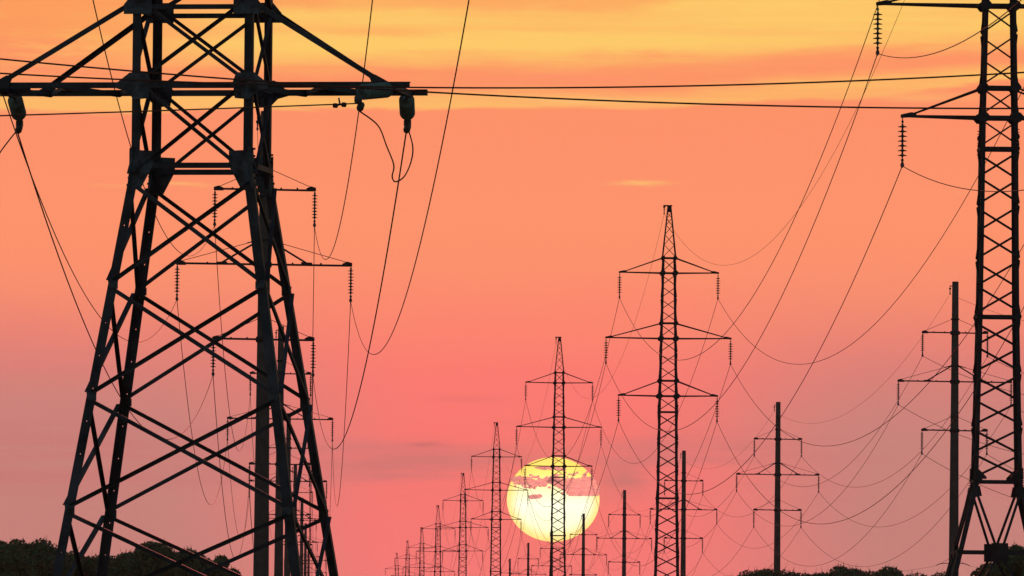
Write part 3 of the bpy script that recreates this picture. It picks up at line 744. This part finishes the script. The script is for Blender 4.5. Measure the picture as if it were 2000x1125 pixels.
# yellow streaked bands high up
sl = math_('MULTIPLY_ADD', u, .022, math_('MULTIPLY', n_st, .55)); sl = math_('ADD', sl, math_('MULTIPLY', n_fine, .22))
n_mid = noise(.55, 2.0, 5.3, 6, .6, .6)
sl = math_('ADD', sl, math_('MULTIPLY', n_mid, .16)); sl = math_('ADD', sl, math_('MULTIPLY', math_('MAXIMUM', math_('SUBTRACT', u, 3.0), 0.0), .045))
vb = math_('SUBTRACT', v, sl)
b1 = math_('MULTIPLY', sstep(vb, V(215), V(203)), sstep(vb, V(160), V(190)))
vb2 = math_('MULTIPLY_ADD', math_('ADD', n_st, n_str), -.7, vb)
b2 = math_('MULTIPLY', sstep(vb2, V(150), V(95)), sstep(math_('MULTIPLY_ADD', n_st, 1.0, u), -10.5, -3.5))
b2 = math_('MULTIPLY', b2, math_('SUBTRACT', 1.0, math_('MULTIPLY', sstep(vb, V(25), V(-5)), .6)))
b3 = math_('MULTIPLY', sstep(math_('ADD', n_st, n_fine), -.05, .25), sstep(vb, V(190), V(60)))
yl = math_('MAXIMUM', math_('MULTIPLY', b1, .62), math_('MULTIPLY', b2, .95)); yl = math_('MAXIMUM', yl, math_('MULTIPLY', b3, .6))
yl = math_('MULTIPLY', yl, math_('ADD', .95, math_('MULTIPLY', math_('ADD', n_st, n_str), 1.3)), None, True)
col = mix(yl, col, lin(255, 203, 106))
# small wisps
def wisp(px, py, su, sv, colr, amt, nz=None):
    a = math_('DIVIDE', math_('SUBTRACT', u, (px - 1000) / 100), su); b = math_('DIVIDE', math_('SUBTRACT', math_('MULTIPLY_ADD', nz if nz else n_mid, .24, v), V(py)), sv)
    g_ = math_('EXPONENT', math_('MULTIPLY', math_('ADD', math_('MULTIPLY', a, a), math_('MULTIPLY', b, b)), -1.0))
    global col
    amt_ = math_('MULTIPLY', math_('MULTIPLY', g_, amt), math_('MULTIPLY_ADD', math_('ADD', n_fine, n_mid), 1.6, 1.0), None, True)
    col = mix(amt_, col, colr)
wisp(215, 369, .42, .035, lin(255, 165, 110), .6); wisp(345, 366, .5, .04, lin(255, 182, 112), .8); wisp(1255, 356, .5, .04, lin(255, 186, 112), .95); wisp(1860, 374, .7, .05, lin(255, 155, 112), .5)
wisp(835, 866, .36, .055, lin(203, 112, 108), .7); wisp(900, 780, .8, .08, lin(240, 118, 112), .5); wisp(1215, 930, .5, .30, lin(196, 120, 115), .7); wisp(800, 908, 1.6, .22, lin(208, 122, 117), .45)
wisp(830, 861, .3, .02, lin(255, 128, 118), .5)
wisp(1560, 124, 1.9, .10, lin(255, 152, 104), .75); wisp(1130, 148, 1.6, .08, lin(255, 150, 106), .6); wisp(720, 62, 1.8, .10, lin(255, 168, 96), .5); wisp(420, 12, 2.4, .12, lin(252, 152, 92), .7)
wisp(1180, 196, 1.6, .06, lin(255, 196, 118), .6); wisp(120, 60, 2.0, .25, lin(252, 158, 92), .5); wisp(1800, 185, 1.2, .07, lin(255, 186, 112), .5)
# aureole of the low sun
du = math_('SUBTRACT', u, .8); dv = math_('SUBTRACT', v, V(976)); g_ = math_('EXPONENT', math_('MULTIPLY', math_('ADD', math_('MULTIPLY', du, du), math_('MULTIPLY', dv, dv)), -.55))
col = mix(math_('MULTIPLY', g_, .5), col, lin(255, 130, 112))
# the rest of the dome: Nishita dusk sky
sky = N.new('ShaderNodeTexSky'); sky.sky_type = 'NISHITA'; sky.sun_disc = False; sky.sun_elevation = LE; sky.sun_rotation = SUN_AZ; sky.air_density = 1.2; sky.dust_density = 1.0; sky.ozone_density = 2.2
dusk = N.new('ShaderNodeMix'); dusk.data_type = 'RGBA'; dusk.blend_type = 'MULTIPLY'; dusk.inputs['Factor'].default_value = 1
L.new(sky.outputs[0], dusk.inputs[6]); dusk.inputs[7].default_value = (.15, .15, .15, 1)
glow = math_('MULTIPLY', sstep(math_('ABSOLUTE', u), 130., 30.), sstep(v, 60., 14.))
final = mix(glow, dusk.outputs[2], col)
L.new(final, bg.inputs['Color']); bg.inputs['Strength'].default_value = 1.0
w.cycles.sampling_method = 'MANUAL'; w.cycles.sample_map_resolution = 1024

# ------------------------------------------------------------------ haze
HAZE = 0.00004
if HAZE:
    hm = bpy.data.materials.new('evening_haze'); hm.use_nodes = True; nt = hm.node_tree; nt.nodes.remove(nt.nodes['Principled BSDF'])
    pv = nt.nodes.new('ShaderNodeVolumePrincipled'); pv.inputs['Density'].default_value = HAZE; pv.inputs['Color'].default_value = (.68, .62, .64, 1); pv.inputs['Anisotropy'].default_value = 0
    nt.links.new(pv.outputs[0], nt.nodes['Material Output'].inputs['Volume'])
    zb = min(p[2] for p in gv) - 1
    h = MB(); h.bar((0, Y0 - 50, (zb + 52) / 2), (0, Y1 + 50, (zb + 52) / 2), X1 - X0 + 100, 52 - zb, (0, 0, 1)); tag(h.build('haze', hm), kind='stuff')

# ------------------------------------------------------------------ render settings
scene.view_settings.view_transform = 'Standard'; scene.view_settings.look = 'None'; scene.view_settings.exposure = 0; scene.view_settings.gamma = 1
scene.cycles.use_denoising = True; scene.cycles.max_bounces = 8; scene.cycles.caustics_refractive = False; scene.cycles.caustics_reflective = False; scene.cycles.transparent_max_bounces = 24; scene.cycles.volume_bounces = 0
